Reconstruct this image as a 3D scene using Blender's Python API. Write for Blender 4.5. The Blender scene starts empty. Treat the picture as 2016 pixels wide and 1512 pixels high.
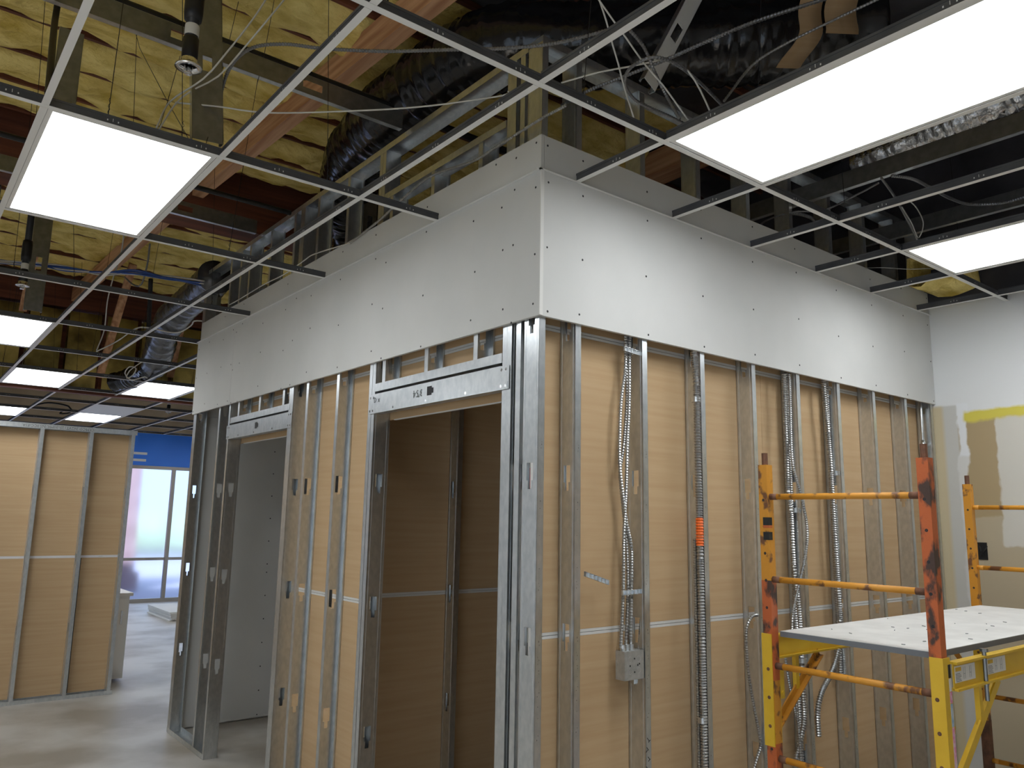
import bpy, math, random
from mathutils import Matrix, Vector
random.seed(7)
R = math.radians
scene = bpy.context.scene
col = scene.collection

# ------------------------------------------------------------------ camera
cam_d = bpy.data.cameras.new('camera'); cam = bpy.data.objects.new('camera', cam_d); col.objects.link(cam)
yaw, pitch, roll = R(51.5684), R(9.6306), R(1.0637)
fw = Vector((math.cos(pitch)*math.cos(yaw), math.cos(pitch)*math.sin(yaw), math.sin(pitch)))
rt0 = Vector((math.sin(yaw), -math.cos(yaw), 0)); up0 = rt0.cross(fw)
rt = rt0*math.cos(roll) + up0*math.sin(roll); up = up0*math.cos(roll) - rt0*math.sin(roll)
M4 = Matrix((rt, up, -fw)).transposed().to_4x4(); M4.translation = Vector((-1.9254, -2.2657, 1.6663))
cam.matrix_world = M4
cam_d.sensor_width = 36.0; cam_d.lens = 1548.8073/2016*36.0; cam_d.clip_start = 0.02; cam_d.clip_end = 200
scene.camera = cam

# ------------------------------------------------------------------ world, exposure
w = bpy.data.worlds.new('world'); scene.world = w; w.use_nodes = True
bg = w.node_tree.nodes['Background']; bg.inputs[0].default_value = (0.70, 0.84, 1.0, 1); bg.inputs[1].default_value = 1.9
vs = scene.view_settings
vs.view_transform = 'Standard'; vs.look = 'None'; vs.gamma = 1.0; vs.use_curve_mapping = False
vs.exposure = 0.0
PANEL = 11.0           # LED panel radiance
# sun added for bounce light, entering by the added side window
sun_d = bpy.data.lights.new('sun', 'SUN'); sun_d.energy = 14; sun_d.angle = R(1.0); sun_d.color = (1.0,.95,.88)
sun = bpy.data.objects.new('sun', sun_d); col.objects.link(sun); sun.location = (-20,0,25)
sun.rotation_euler = Vector((.46,.50,-.73)).to_track_quat('-Z','Y').to_euler()

# ------------------------------------------------------------------ materials
MATS = {}
def mat(name, c, rough=0.6, metal=0.0, c2=None, scale=8.0, stretch=(1,1,1), bump=0.0, bscale=60.0, detail=4.0, spec=0.5, coords='Object', emit=0.0, lo=0.35, hi=0.65, bdist=.01):
    m = bpy.data.materials.new(name); m.use_nodes = True; nt = m.node_tree; b = nt.nodes['Principled BSDF']
    b.inputs['Base Color'].default_value = (*c, 1); b.inputs['Roughness'].default_value = rough; b.inputs['Metallic'].default_value = metal
    b.inputs['Specular IOR Level'].default_value = spec
    tc = nt.nodes.new('ShaderNodeTexCoord'); mp = nt.nodes.new('ShaderNodeMapping'); mp.inputs['Scale'].default_value = stretch
    if coords == 'World':
        g = nt.nodes.new('ShaderNodeNewGeometry'); nt.links.new(g.outputs['Position'], mp.inputs['Vector'])
    else: nt.links.new(tc.outputs[coords], mp.inputs['Vector'])
    if c2:
        n = nt.nodes.new('ShaderNodeTexNoise'); n.inputs['Scale'].default_value = scale; n.inputs['Detail'].default_value = detail
        nt.links.new(mp.outputs[0], n.inputs['Vector'])
        r = nt.nodes.new('ShaderNodeValToRGB'); r.color_ramp.elements[0].position = lo; r.color_ramp.elements[1].position = hi
        r.color_ramp.elements[0].color = (*c, 1); r.color_ramp.elements[1].color = (*c2, 1)
        nt.links.new(n.outputs[0], r.inputs[0]); nt.links.new(r.outputs[0], b.inputs['Base Color'])
    if bump:
        n2 = nt.nodes.new('ShaderNodeTexNoise'); n2.inputs['Scale'].default_value = bscale; n2.inputs['Detail'].default_value = 5
        nt.links.new(mp.outputs[0], n2.inputs['Vector'])
        bp_ = nt.nodes.new('ShaderNodeBump'); bp_.inputs['Strength'].default_value = bump; bp_.inputs['Distance'].default_value = bdist
        nt.links.new(n2.outputs[0], bp_.inputs['Height']); nt.links.new(bp_.outputs[0], b.inputs['Normal'])
    if emit:
        b.inputs['Emission Color'].default_value = (*c, 1); b.inputs['Emission Strength'].default_value = emit
    MATS[name] = m
    return m

concrete = mat('concrete', (.31,.275,.225), .42, 0, (.50,.475,.435), 1.1, bump=.06, bscale=9, detail=9, coords='World', lo=.40, hi=.57)
gyp = mat('gypsum_face', (.60,.60,.58), .75, 0, (.64,.635,.615), 2.5, bump=.015, bscale=120)
gyp_edge = mat('gypsum_edge', (.74,.73,.70), .85)
kraft = mat('kraft_paper', (.51,.34,.18), .72, 0, (.55,.38,.21), 3.0, stretch=(.6,.6,14), bump=.03, bscale=5, detail=6)
paper_white = mat('white_paper_tape', (.66,.65,.62), .7)
galv = mat('galvanised_steel', (.58,.61,.625), .30, .92, (.68,.70,.71), 40, stretch=(1,1,.6), detail=2)
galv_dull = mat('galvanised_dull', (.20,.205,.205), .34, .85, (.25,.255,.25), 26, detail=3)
tee_web = mat('tee_body_steel', (.075,.078,.088), .5, .3, (.11,.113,.12), 6)
white_metal = mat('white_enamel', (.74,.74,.72), .45)
white_wall = mat('white_wall_paint', (.78,.785,.78), .6, 0, (.80,.805,.80), 1.5)
batt_m = mat('yellow_fibreglass', (.64,.46,.10), .95, 0, (.97,.79,.30), 4.5, stretch=(1,1.8,1), bump=1.0, bscale=9, detail=10, spec=.05, coords='World', lo=.28, hi=.60, bdist=.05)
batt_old = mat('stained_fibreglass', (.17,.13,.05), .95, 0, (.66,.52,.17), 3.0, bump=.8, bscale=12, detail=7, spec=.1, coords='World')
black_face = mat('black_insulation_facing', (.028,.027,.033), .55, 0, (.06,.058,.068), 3, bump=.4, bscale=6, coords='World')
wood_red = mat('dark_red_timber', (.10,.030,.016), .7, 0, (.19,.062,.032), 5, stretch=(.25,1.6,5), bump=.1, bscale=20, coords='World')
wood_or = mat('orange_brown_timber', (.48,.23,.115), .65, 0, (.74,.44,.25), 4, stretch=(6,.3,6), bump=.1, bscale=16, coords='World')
ply = mat('tan_plywood', (.42,.33,.22), .8, 0, (.52,.42,.29), 2, coords='World')
flex_black = mat('black_duct_jacket', (.006,.006,.007), .16, 0, (.012,.012,.014), 6, bump=.25, bscale=18, spec=.5)
flex_grey = mat('grey_duct_jacket', (.05,.052,.058), .25, .35, (.12,.12,.125), 5, bump=.5, bscale=14, spec=.6)
box_steel = mat('box_steel', (.40,.41,.40), .42, .6, (.50,.51,.50), 40)
foil = mat('crinkled_foil', (.55,.56,.58), .22, 1, (.75,.76,.78), 20, bump=1.0, bscale=28)
iron = mat('black_iron_pipe', (.012,.012,.014), .45, .2)
chrome = mat('chrome', (.72,.72,.72), .16, 1)
conduit_m = mat('conduit_steel', (.36,.36,.355), .32, .9, (.46,.465,.46), 60)
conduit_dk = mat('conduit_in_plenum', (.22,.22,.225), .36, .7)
cable_m = mat('white_cable_sheath', (.62,.61,.57), .5)
blue_cable = mat('blue_cable_sheath', (.03,.09,.36), .45)
orange_pl = mat('orange_plastic', (.85,.15,.015), .45)
yel = mat('yellow_paint', (.66,.40,.02), .42, 0, (.72,.46,.03), 12, bump=.03, bscale=40)
yel_worn = mat('worn_amber_paint', (.62,.27,.025), .5, 0, (.16,.065,.025), 17, stretch=(1,1,.8), detail=10, bump=.1, bscale=60, lo=.55, hi=.62)
org_worn = mat('worn_orange_paint', (.50,.115,.03), .5, 0, (.06,.032,.024), 17, stretch=(1,1,.6), detail=10, bump=.12, bscale=60, lo=.50, hi=.58)
rust = mat('dark_rust', (.10,.05,.03), .7, .2, (.20,.09,.05), 30)
platform_m = mat('dusty_platform_ply', (.62,.61,.58), .8, 0, (.70,.69,.66), 9, bump=.08, bscale=40)
plat_edge = mat('grey_platform_edge', (.16,.17,.185), .6)
sticker = mat('sticker_white', (.72,.70,.66), .5)
ink = mat('black_ink', (.02,.02,.022), .7)
ink_soft = mat('faded_ink', (.16,.17,.17), .6)
red_ink = mat('red_tape', (.55,.03,.05), .5)
navy = mat('navy_tape', (.02,.025,.06), .5)
pink = mat('pink_tape', (.70,.22,.38), .5, 0, (.75,.62,.66), 60)
skyblue = mat('blue_tape', (.22,.36,.5), .5, 0, (.5,.56,.6), 60)
sign_blue = mat('blue_wall_paint', (.035,.22,.88), .5)
alum = mat('bronze_aluminium', (.34,.31,.28), .4, .4)
black_pl = mat('black_plastic', (.012,.012,.012), .45)
brick_m = mat('red_brick_outside', (.30,.19,.19), .9, 0, (.40,.27,.27), 6)
hedge_m = mat('green_hedge_outside', (.20,.26,.17), .9, 0, (.36,.42,.30), 3)
paving = mat('shaded_paving_outside', (.30,.29,.36), .9)  # purplish dark tone puts the shade outside into the paving colour
led = mat('led_diffuser', (.93,.97,1.0), .5, emit=PANEL)
tile_m = mat('white_ceiling_tile', (.72,.73,.75), .8)

clear_glass = bpy.data.materials.new('clear_glass'); clear_glass.use_nodes = True; nt = clear_glass.node_tree
for n_ in list(nt.nodes):
    if n_.type == 'BSDF_PRINCIPLED': nt.nodes.remove(n_)
tr = nt.nodes.new('ShaderNodeBsdfTransparent'); gl = nt.nodes.new('ShaderNodeBsdfGlossy'); gl.inputs['Roughness'].default_value = .02
mx_ = nt.nodes.new('ShaderNodeMixShader'); mx_.inputs[0].default_value = .06
nt.links.new(tr.outputs[0], mx_.inputs[1]); nt.links.new(gl.outputs[0], mx_.inputs[2]); nt.links.new(mx_.outputs[0], nt.nodes['Material Output'].inputs[0])
# film-covered shop glass
film = bpy.data.materials.new('film_covered_glass'); film.use_nodes = True; nt = film.node_tree
b = nt.nodes['Principled BSDF']; b.inputs['Base Color'].default_value = (.62,.75,.98,1); b.inputs['Roughness'].default_value = .42
b.inputs['Transmission Weight'].default_value = 1.0; b.inputs['IOR'].default_value = 1.06

# right wall: white above, patched and part-painted below (paint and filler are flat marks on the wall)
def wall_patch_material():
    m = bpy.data.materials.new('patched_wall_paint'); m.use_nodes = True; nt = m.node_tree; b = nt.nodes['Principled BSDF']
    b.inputs['Roughness'].default_value = .6
    g = nt.nodes.new('ShaderNodeNewGeometry'); sep = nt.nodes.new('ShaderNodeSeparateXYZ')
    n = nt.nodes.new('ShaderNodeTexNoise'); n.inputs['Scale'].default_value = 7; n.inputs['Detail'].default_value = 5
    nt.links.new(g.outputs['Position'], n.inputs['Vector'])
    sub = nt.nodes.new('ShaderNodeVectorMath'); sub.operation = 'SUBTRACT'; sub.inputs[1].default_value = (.5,.5,.5)
    sc = nt.nodes.new('ShaderNodeVectorMath'); sc.operation = 'SCALE'; sc.inputs[3].default_value = .07
    ad = nt.nodes.new('ShaderNodeVectorMath'); ad.operation = 'ADD'
    nt.links.new(n.outputs['Color'], sub.inputs[0]); nt.links.new(sub.outputs[0], sc.inputs[0])
    nt.links.new(sc.outputs[0], ad.inputs[0]); nt.links.new(g.outputs['Position'], ad.inputs[1]); nt.links.new(ad.outputs[0], sep.inputs[0])
    sep2 = nt.nodes.new('ShaderNodeSeparateXYZ'); nt.links.new(g.outputs['Position'], sep2.inputs[0])
    def rng(sock, lo, hi, soft=.006):
        a = nt.nodes.new('ShaderNodeMapRange'); a.inputs[1].default_value = lo-soft; a.inputs[2].default_value = lo+soft
        c = nt.nodes.new('ShaderNodeMapRange'); c.inputs[1].default_value = hi-soft; c.inputs[2].default_value = hi+soft; c.inputs[3].default_value = 1; c.inputs[4].default_value = 0
        nt.links.new(sock, a.inputs[0]); nt.links.new(sock, c.inputs[0])
        k = nt.nodes.new('ShaderNodeMath'); k.operation = 'MULTIPLY'; nt.links.new(a.outputs[0], k.inputs[0]); nt.links.new(c.outputs[0], k.inputs[1]); return k.outputs[0]
    cur = None
    def layer(color, y0, y1, z0, z1, rough_edge=True, soft=.006):
        nonlocal cur
        s = sep if rough_edge else sep2
        k = nt.nodes.new('ShaderNodeMath'); k.operation = 'MULTIPLY'
        nt.links.new(rng(s.outputs[1], y0, y1, soft), k.inputs[0]); nt.links.new(rng(s.outputs[2], z0, z1, soft), k.inputs[1])
        mx = nt.nodes.new('ShaderNodeMix'); mx.data_type = 'RGBA'; nt.links.new(k.outputs[0], mx.inputs[0])
        if cur is None: mx.inputs[6].default_value = (.78,.785,.78,1)
        else: nt.links.new(cur, mx.inputs[6])
        mx.inputs[7].default_value = (*color, 1); cur = mx.outputs[2]
    layer((.50,.42,.29), -6, .1, -1, 2.36)                 # tan paint below
    layer((.60,.59,.55), -.125, .1, -1, 2.43, False)       # grey joint filler by the corner
    layer((.62,.52,.33), -.04, .1, -1, 2.43, False, .012)  # yellowed strip in the corner
    layer((.80,.81,.82), -.185, -.12, 2.05, 2.44)          # fresh white filler
    layer((.70,.69,.66), -.175, -.115, .9, 2.1)
    layer((.43,.325,.18), -.345, -.17, 1.72, 2.34)         # darker tan patch
    layer((.66,.63,.56), -.80, -.345, 1.55, 2.33)          # pale filler at right
    layer((.70,.60,.09), -1.6, -.155, 2.325, 2.385, True, .01)  # yellow roller band
    nt.links.new(cur, b.inputs['Base Color'])
    return m
wall_mat = wall_patch_material()

# ------------------------------------------------------------------ helpers
class MB:
    def __init__(s): s.v = []; s.f = []; s.m = []
    def add(s, vs, fs, mi=0):
        o = len(s.v); s.v += [tuple(p) for p in vs]; s.f += [tuple(i+o for i in f) for f in fs]; s.m += [mi]*len(fs)
        return s
    def box(s, x0, y0, z0, x1, y1, z1, mi=0):
        if x0 > x1: x0, x1 = x1, x0
        if y0 > y1: y0, y1 = y1, y0
        if z0 > z1: z0, z1 = z1, z0
        vs = [(x0,y0,z0),(x1,y0,z0),(x1,y1,z0),(x0,y1,z0),(x0,y0,z1),(x1,y0,z1),(x1,y1,z1),(x0,y1,z1)]
        return s.add(vs, [(0,3,2,1),(4,5,6,7),(0,1,5,4),(1,2,6,5),(2,3,7,6),(3,0,4,7)], mi)
    def bar(s, a, b, wd, ht, upv=(0,0,1), mi=0):
        a = Vector(a); b = Vector(b); d = (b-a).normalized(); u = Vector(upv); sd = d.cross(u)
        if sd.length < 1e-4: sd = d.cross(Vector((1,0,0)))
        sd.normalize(); u = sd.cross(d)
        vs = []
        for p in (a, b):
            for i, j in ((-1,-1),(1,-1),(1,1),(-1,1)): vs.append(p+sd*wd/2*i+u*ht/2*j)
        return s.add(vs, [(0,1,2,3),(7,6,5,4),(0,4,5,1),(1,5,6,2),(2,6,7,3),(3,7,4,0)], mi)
    def tube(s, pts, r, n=8, mi=0, cap=True):
        P = [Vector(p) for p in pts]; k = len(P); rs = r if isinstance(r, (list, tuple)) else [r]*k
        t0 = (P[1]-P[0]).normalized(); u = t0.orthogonal().normalized(); vs = []; fs = []
        for i in range(k):
            t = (P[min(i+1,k-1)]-P[max(i-1,0)]).normalized()
            u = (u - t*u.dot(t));
            if u.length < 1e-6: u = t.orthogonal()
            u.normalize(); v = t.cross(u)
            for j in range(n):
                a = 2*math.pi*j/n; vs.append(P[i]+(u*math.cos(a)+v*math.sin(a))*rs[i])
        for i in range(k-1):
            for j in range(n): fs.append((i*n+j, i*n+(j+1)%n, (i+1)*n+(j+1)%n, (i+1)*n+j))
        if cap: fs.append(tuple(range(n-1,-1,-1))); fs.append(tuple((k-1)*n+j for j in range(n)))
        return s.add(vs, fs, mi)
    def lathe(s, prof, c, n=20, axis='z', mi=0):
        vs = []; fs = []; k = len(prof)
        for (r, h) in prof:
            for j in range(n):
                a = 2*math.pi*j/n
                p = (r*math.cos(a), r*math.sin(a), h)
                if axis == 'x': p = (h, p[0], p[1])
                if axis == 'y': p = (p[0], h, p[1])
                vs.append((p[0]+c[0], p[1]+c[1], p[2]+c[2]))
        for i in range(k-1):
            for j in range(n): fs.append((i*n+j, i*n+(j+1)%n, (i+1)*n+(j+1)%n, (i+1)*n+j))
        return s.add(vs, fs, mi)
    def mesh(s, name, mats):
        me = bpy.data.meshes.new(name); me.from_pydata(s.v, [], s.f)
        for m in (mats if isinstance(mats, (list, tuple)) else [mats]): me.materials.append(m)
        if any(s.m): me.polygons.foreach_set('material_index', s.m)
        me.update(); return me
    def build(s, name, mats, parent=None, smooth=False, loc=None):
        me = s.mesh(name, mats)
        if smooth: me.polygons.foreach_set('use_smooth', [True]*len(me.polygons))
        return link(name, me, parent, loc)
def link(name, me, parent=None, loc=None, rz=0):
    o = bpy.data.objects.new(name, me); col.objects.link(o)
    if parent: o.parent = parent
    if loc: o.location = loc
    if rz: o.rotation_euler = (0,0,rz)
    return o
def thing(name, label, cat, loc=(0,0,0), group=None, rz=0):
    o = bpy.data.objects.new(name, None); col.objects.link(o); o.location = loc; o.rotation_euler = (0,0,rz); o.empty_display_size = .1
    return tag(o, label, cat, group)
def tag(o, label=None, cat=None, group=None, kind=None):
    if label: o['label'] = label
    if cat: o['category'] = cat
    if group: o['group'] = group
    if kind: o['kind'] = kind
    return o
def spline(pts, step=.02):
    P = [Vector(p) for p in pts]
    if len(P) == 2: P = [P[0], P[0].lerp(P[1], .5), P[1]]
    Q = [P[0]*2-P[1]]+P+[P[-1]*2-P[-2]]; out = []
    for i in range(1, len(Q)-2):
        a, b_, c, d = Q[i-1:i+3]; n = max(2, int((c-b_).length/step))
        for k in range(n):
            t = k/n
            out.append(.5*((2*b_)+(c-a)*t+(2*a-5*b_+4*c-d)*t*t+(3*b_-a-3*c+d)*t**3))
    out.append(P[-1]); return out
def corrugated(mb, pts, r, pitch, depth, n=9, mi=0):
    S = spline(pts, pitch/2)
    rs = [r if i % 2 else r-depth*1.7 for i in range(len(S))]
    return mb.tube(S, rs, n, mi)
def text_mesh(txt, size, name, m):
    cu = bpy.data.curves.new('txt', 'FONT'); cu.body = txt; cu.size = size; cu.align_x = 'CENTER'; cu.align_y = 'CENTER'; cu.resolution_u = 1; cu.extrude = 0.0002
    o = bpy.data.objects.new('txt', cu); col.objects.link(o)
    me = bpy.data.meshes.new_from_object(o.evaluated_get(bpy.context.evaluated_depsgraph_get())); me.name = name
    bpy.data.objects.remove(o); bpy.data.curves.remove(cu); me.materials.clear(); me.materials.append(m); return me

# ------------------------------------------------------------------ dimensions
CZ = 3.048                     # ceiling grid underside
XW = 3.4184                    # right wall
GX = lambda i: .1953+.6096*i
GY = lambda j: -.4725+1.2192*j
YL = 4.357                     # far end of the framed room
SP = .016                      # stud plane behind the drywall
SD = .092                      # stud depth
TH = .0013

# ------------------------------------------------------------------ setting
def struct(name, mb, m, parent=None):
    o = mb.build(name, m, parent); o['kind'] = 'structure'; return o
floor = struct('floor', MB().box(-4.6,-5.2,-.1, 3.6,13.75,0), concrete)
tag(floor, 'bare beige concrete floor slab with stains')
wr = struct('wall_right', MB().box(XW,-5.1,0, XW+.12,13.6,3.12), wall_mat)
struct('trim_2', MB().box(XW,-5.1,3.12, XW+.12,13.6,4.6), black_face)
tag(wr, 'white wall with tan paint and filler patches behind the scaffold')
struct('wall_left', MB().box(-4.6,-5.1,0,-4.5,-4.9,4.6).box(-4.6,-.9,0,-4.5,13.6,4.6).box(-4.6,-4.9,2.75,-4.5,-.9,4.6).box(-4.6,-4.9,0,-4.5,-.9,.12), white_wall)
sw = thing('window_added', 'wide clear side window added unseen at left for bounce light', None, (-4.55,0,0)); sw['kind'] = 'structure'  # unseen window added so sunlight can bounce up above the ceiling
fr_ = MB().box(-.03,-4.9,.12,.03,-.9,.17).box(-.03,-4.9,2.70,.03,-.9,2.75); fr_.build('window_frame', alum, sw)
for q in range(4):
    yq = -4.9+q*4.0/3; MB().box(-.03,yq-.025,.17,.03,yq+.025,2.70).build('mullion', alum, sw)
    if q < 3: MB().box(-.002,yq+.025,.17,.002,yq+4.0/3-.025,2.70).build('pane', clear_glass, sw)
struct('wall_back', MB().box(-4.6,-5.2,0,3.6,-5.1,4.6), white_wall)
struct('ceiling', MB().box(-4.6,-5.2,4.6,3.6,13.75,4.7), ply)
# shop front at the far end
far = struct('wall_far', MB().box(-4.6,13.6,2.50,3.6,13.75,3.15), sign_blue)
struct('trim_1', MB().box(-4.6,13.6,3.15,3.6,13.75,4.6), ply)
tag(far, 'bright blue painted wall band above the shop windows')
lt = MB()
lt.box(1.62,13.585,2.70,1.935,13.6,2.745).box(1.62,13.585,2.575,1.925,13.6,2.62).box(1.55,13.585,2.575,1.63,13.6,2.745)
lt.build('sign_letter', white_wall, far)
win = thing('window_1', 'aluminium framed shop window covered with frosted film at far end', None, (0,13.62,0)); win['kind'] = 'structure'
vx = [-4.5,-3.1,-2.0,-.9,.2,1.32,2.45,3.42]
fr = MB()
fr.box(-4.5,-.03,2.44,3.42,.05,2.5).box(-4.5,-.03,0,3.42,.05,.07)
fr.build('window_frame', alum, win)
for x in vx: MB().box(x-.03,-.035,.07,x+.03,.05,2.44).build('mullion', alum, win)
for a, c in zip(vx[:-1], vx[1:]):
    MB().box(a+.03,-.03,.76,c-.03,.045,.81).build('transom', alum, win)
    MB().box(a+.03,0,.07,c-.03,.004,.76).build('pane', film, win)
    MB().box(a+.03,0,.81,c-.03,.004,2.44).build('pane', film, win)
g = struct('ground', MB().box(-30,13.75,-.15,30,60,-.05), paving)
o = MB().box(-.2,16.6,-.05,2.62,17.2,3.6).box(-.3,16.5,-.05,2.70,17.3,.35).box(-.3,16.5,3.6,2.70,17.3,3.8).build('brick_pier', brick_m); tag(o, 'red brick pier standing outside beyond the shop window', 'pier')
hd = MB()
for i in range(60):
    x = -8+i*.5; hd.lathe([(.05,0),(.55+.1*random.random(),.3),(.5,.9),(.25,1.35+.3*random.random()),(.02,1.6)], (x,30+random.random()*.5,0), 9)
o = hd.build('hedge', hedge_m); tag(o, 'green hedge outside seen through the shop window', 'hedge')

# ------------------------------------------------------------------ steel studs
_stud_cache = {}
def stud_mesh(h, flip=False, holes=True, z0=0.0, wd=.032, dp=SD, name='stud'):
    """web on local x=0, depth along +y, flanges towards +x (or -x when flipped); knock-outs every 0.61 m above the floor"""
    key = (round(h,3), flip, holes, round(z0,3), wd, dp)
    if key in _stud_cache: return _stud_cache[key]
    mb = MB(); s = -1 if flip else 1; t = TH; c = dp/2
    zz = 0.0
    if holes:
        for k in range(1, 7):
            zc = .61*k - z0
            if zc-.06 < .02 or zc+.05 > h-.02: continue
            a0, a1, a2 = zc-.055, zc-.022, zc+.045
            mb.box(0,0,zz,s*t,dp,a0)
            mb.box(0,0,a0,s*t,c-.010,a1).box(0,c+.010,a0,s*t,dp,a1)
            mb.box(0,0,a1,s*t,c-.019,a2).box(0,c+.019,a1,s*t,dp,a2)
            zz = a2
    mb.box(0,0,zz,s*t,dp,h)
    mb.box(0,0,0,s*wd,t,h).box(0,dp-t,0,s*wd,dp,h)
    mb.box(s*wd,0,0,s*(wd-t),.009,h).box(s*wd,dp-.009,0,s*(wd-t),dp,h)
    # pressed ribs of the web
    mb.box(-s*.0008,.012,0,0,.0135,h).box(-s*.0008,dp-.0135,0,0,dp-.012,h)
    me = mb.mesh(name, galv); _stud_cache[key] = me; return me
stamp = MB()
for k in range(130):
    z = .35+k*.0125+random.random()*.004
    if random.random() < .45 and (int(k/14) % 3 != 2):
        x = .011+random.random()*.009; stamp.box(x,-.0003,z,x+.0012+random.random()*.0022,0,z+.002+random.random()*.004)
stamp_me = stamp.mesh('ink_stamp', ink_soft)
def stud_A(parent, x, z0=0.0, z1=3.63, flip=False, y=SP, nm='stud', st=False):
    o = link(nm, stud_mesh(z1-z0, flip, True, z0), parent, (x, y, z0))
    if st: s_ = link('ink_stamp', stamp_me, o); s_['kind'] = 'stuff'
    return o
def stud_B(parent, y, z0=0.0, z1=3.63, flip=False, x=SP, nm='stud'):
    return link(nm, stud_mesh(z1-z0, flip, True, z0), parent, (x, y, z0), -math.pi/2)
def track(parent, a0, a1, z, axis, off, up_=True, nm='track', fl=.034, dp=.0945):
    """U channel: web flat, flanges up or down"""
    mb = MB(); o0 = off-.0013; o1 = off+dp-.0013; zt = z+fl if up_ else z-fl; zw = z+TH if up_ else z-TH
    if axis == 'x':
        mb.box(a0,o0,z,a1,o1,zw).box(a0,o0,z,a1,o0+TH,zt).box(a0,o1-TH,z,a1,o1,zt)
    else:
        mb.box(o0,a0,z,o1,a1,zw).box(o0,a0,z,o0+TH,a1,zt).box(o1-TH,a0,z,o1,a1,zt)
    return mb.build(nm, galv, parent)
def dots(parent, pts, n, r=.0045, nm='screw_heads', m=None):
    """small screw heads standing a hair proud of the board; n = outward normal axis"""
    mb = MB()
    for p in pts:
        p = Vector(p); nn = Vector(n); a = nn.orthogonal().normalized(); c = nn.cross(a)
        vs = [p+nn*.0006+(a*math.cos(t)+c*math.sin(t))*r*(1+.25*random.random()) for t in [k*math.pi/3 for k in range(6)]]
        vs2 = [v-nn*.0012 for v in vs]
        mb.add(vs+vs2, [(0,1,2,3,4,5)]+[(i,i+6,(i+1)%6+6,(i+1)%6) for i in range(6)])
    o = mb.build(nm, m or ink, parent); o['kind'] = 'stuff'; return o

# ------------------------------------------------------------------ framed room, front wall (faces the scaffold)
wa = thing('stud_wall', 'steel stud wall with tan paper backing and white drywall band behind the scaffold', 'wall')
SX = [.209,.607,1.006,1.411,1.81,2.218,2.618,3.018]
cs = stud_A(wa, .016, st=True)
for i, x in enumerate(SX): stud_A(wa, x, st=(i < 6))
stud_A(wa, 3.375)
track(wa, .016, XW-.002, 0, 'x', SP); track(wa, .016, XW-.002, 3.655, 'x', SP, False)
yb = SP+SD+.0015
for z0, z1 in ((.012,1.2065),(1.2315,2.4255),(2.4505,3.15)):
    for x0, x1 in ((.125,1.62),(1.622,XW-.003)):
        o = MB().box(x0,yb,z0,x1,yb+.0125,z1).build('backing_board', kraft, wa); o['label'] = 'tan paper back of a drywall board'
for z in (1.2065,1.2195,2.4255,2.4385):
    MB().box(.125,yb-.0005,z+.0005,XW-.003,yb+.0125,z+.0115).build('white_board_edge', paper_white, wa)
bA = MB().box(.0175,0,2.446,XW-.002,SP-.001,3.046).build('drywall_board', gyp, wa); bA['label'] = 'light grey drywall band'
uA = MB().box(.0175,0,3.052,XW-.002,SP-.001,3.2).build('drywall_board', gyp, wa); uA['label'] = 'narrow drywall strip above the ceiling line'
sx = [.045]+[x+.016 for x in SX]+[3.39]
dots(bA, [(x+random.uniform(-.01,.01), 0, z+random.uniform(-.02,.02)) for x in sx for z in (2.475,2.735,2.99)], (0,-1,0))
dots(uA, [(x+random.uniform(-.01,.01), 0, 3.15+random.uniform(-.02,.02)) for x in sx], (0,-1,0))
MB().box(-.02,-.014,3.0465,XW-.002,0,3.0475).box(-.02,-.0012,3.0475,XW-.002,0,3.051).build('wall_angle', white_metal, wa)

mk = MB()
for k in range(17):
    if k in (8, 9, 10): continue
    zk = .80-k*.018; xk = .619+.008*math.sin(k*1.7); mk.bar((xk-.005,SP-.0006,zk),(xk+.006,SP-.0006,zk-.012+.02*(k%2)),.0022,.0012,(0,-1,0))
o = mk.build('marker_writing', ink, wa); o['kind'] = 'stuff'
# left wall of the framed room, with two door openings
wb = thing('stud_wall', 'steel stud wall with two rough door openings and white drywall band above', 'wall')
for y, fl, z0, z1 in [(.160,False,0,3.63),(.187,True,0,3.63),(.248,False,0,3.63),(1.316,True,0,3.63),(1.382,False,0,3.63),
                      (1.765,False,0,3.63),(2.17,False,0,3.63),(2.361,True,0,3.63),(2.425,False,0,3.63),
                      (3.486,True,0,3.63),(3.740,False,0,3.63),(4.320,False,0,3.63),(4.356,False,0,3.63)]:
    stud_B(wb, y, z0+.0015, z1, fl)
for y in (1.25,.85,.455): stud_B(wb, y, 2.292, 3.335, nm='cripple_stud')
for y in (3.335,2.935,2.53): stud_B(wb, y, 2.302, 3.63, nm='cripple_stud')
for a, c in ((.11,.25),(1.316,2.427),(3.486,YL)): track(wb, a, c, 0, 'y', SP)
track(wb, .11, YL, 3.655, 'y', SP, False); track(wb, .255, 1.31, 3.37, 'y', SP, False)
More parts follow.
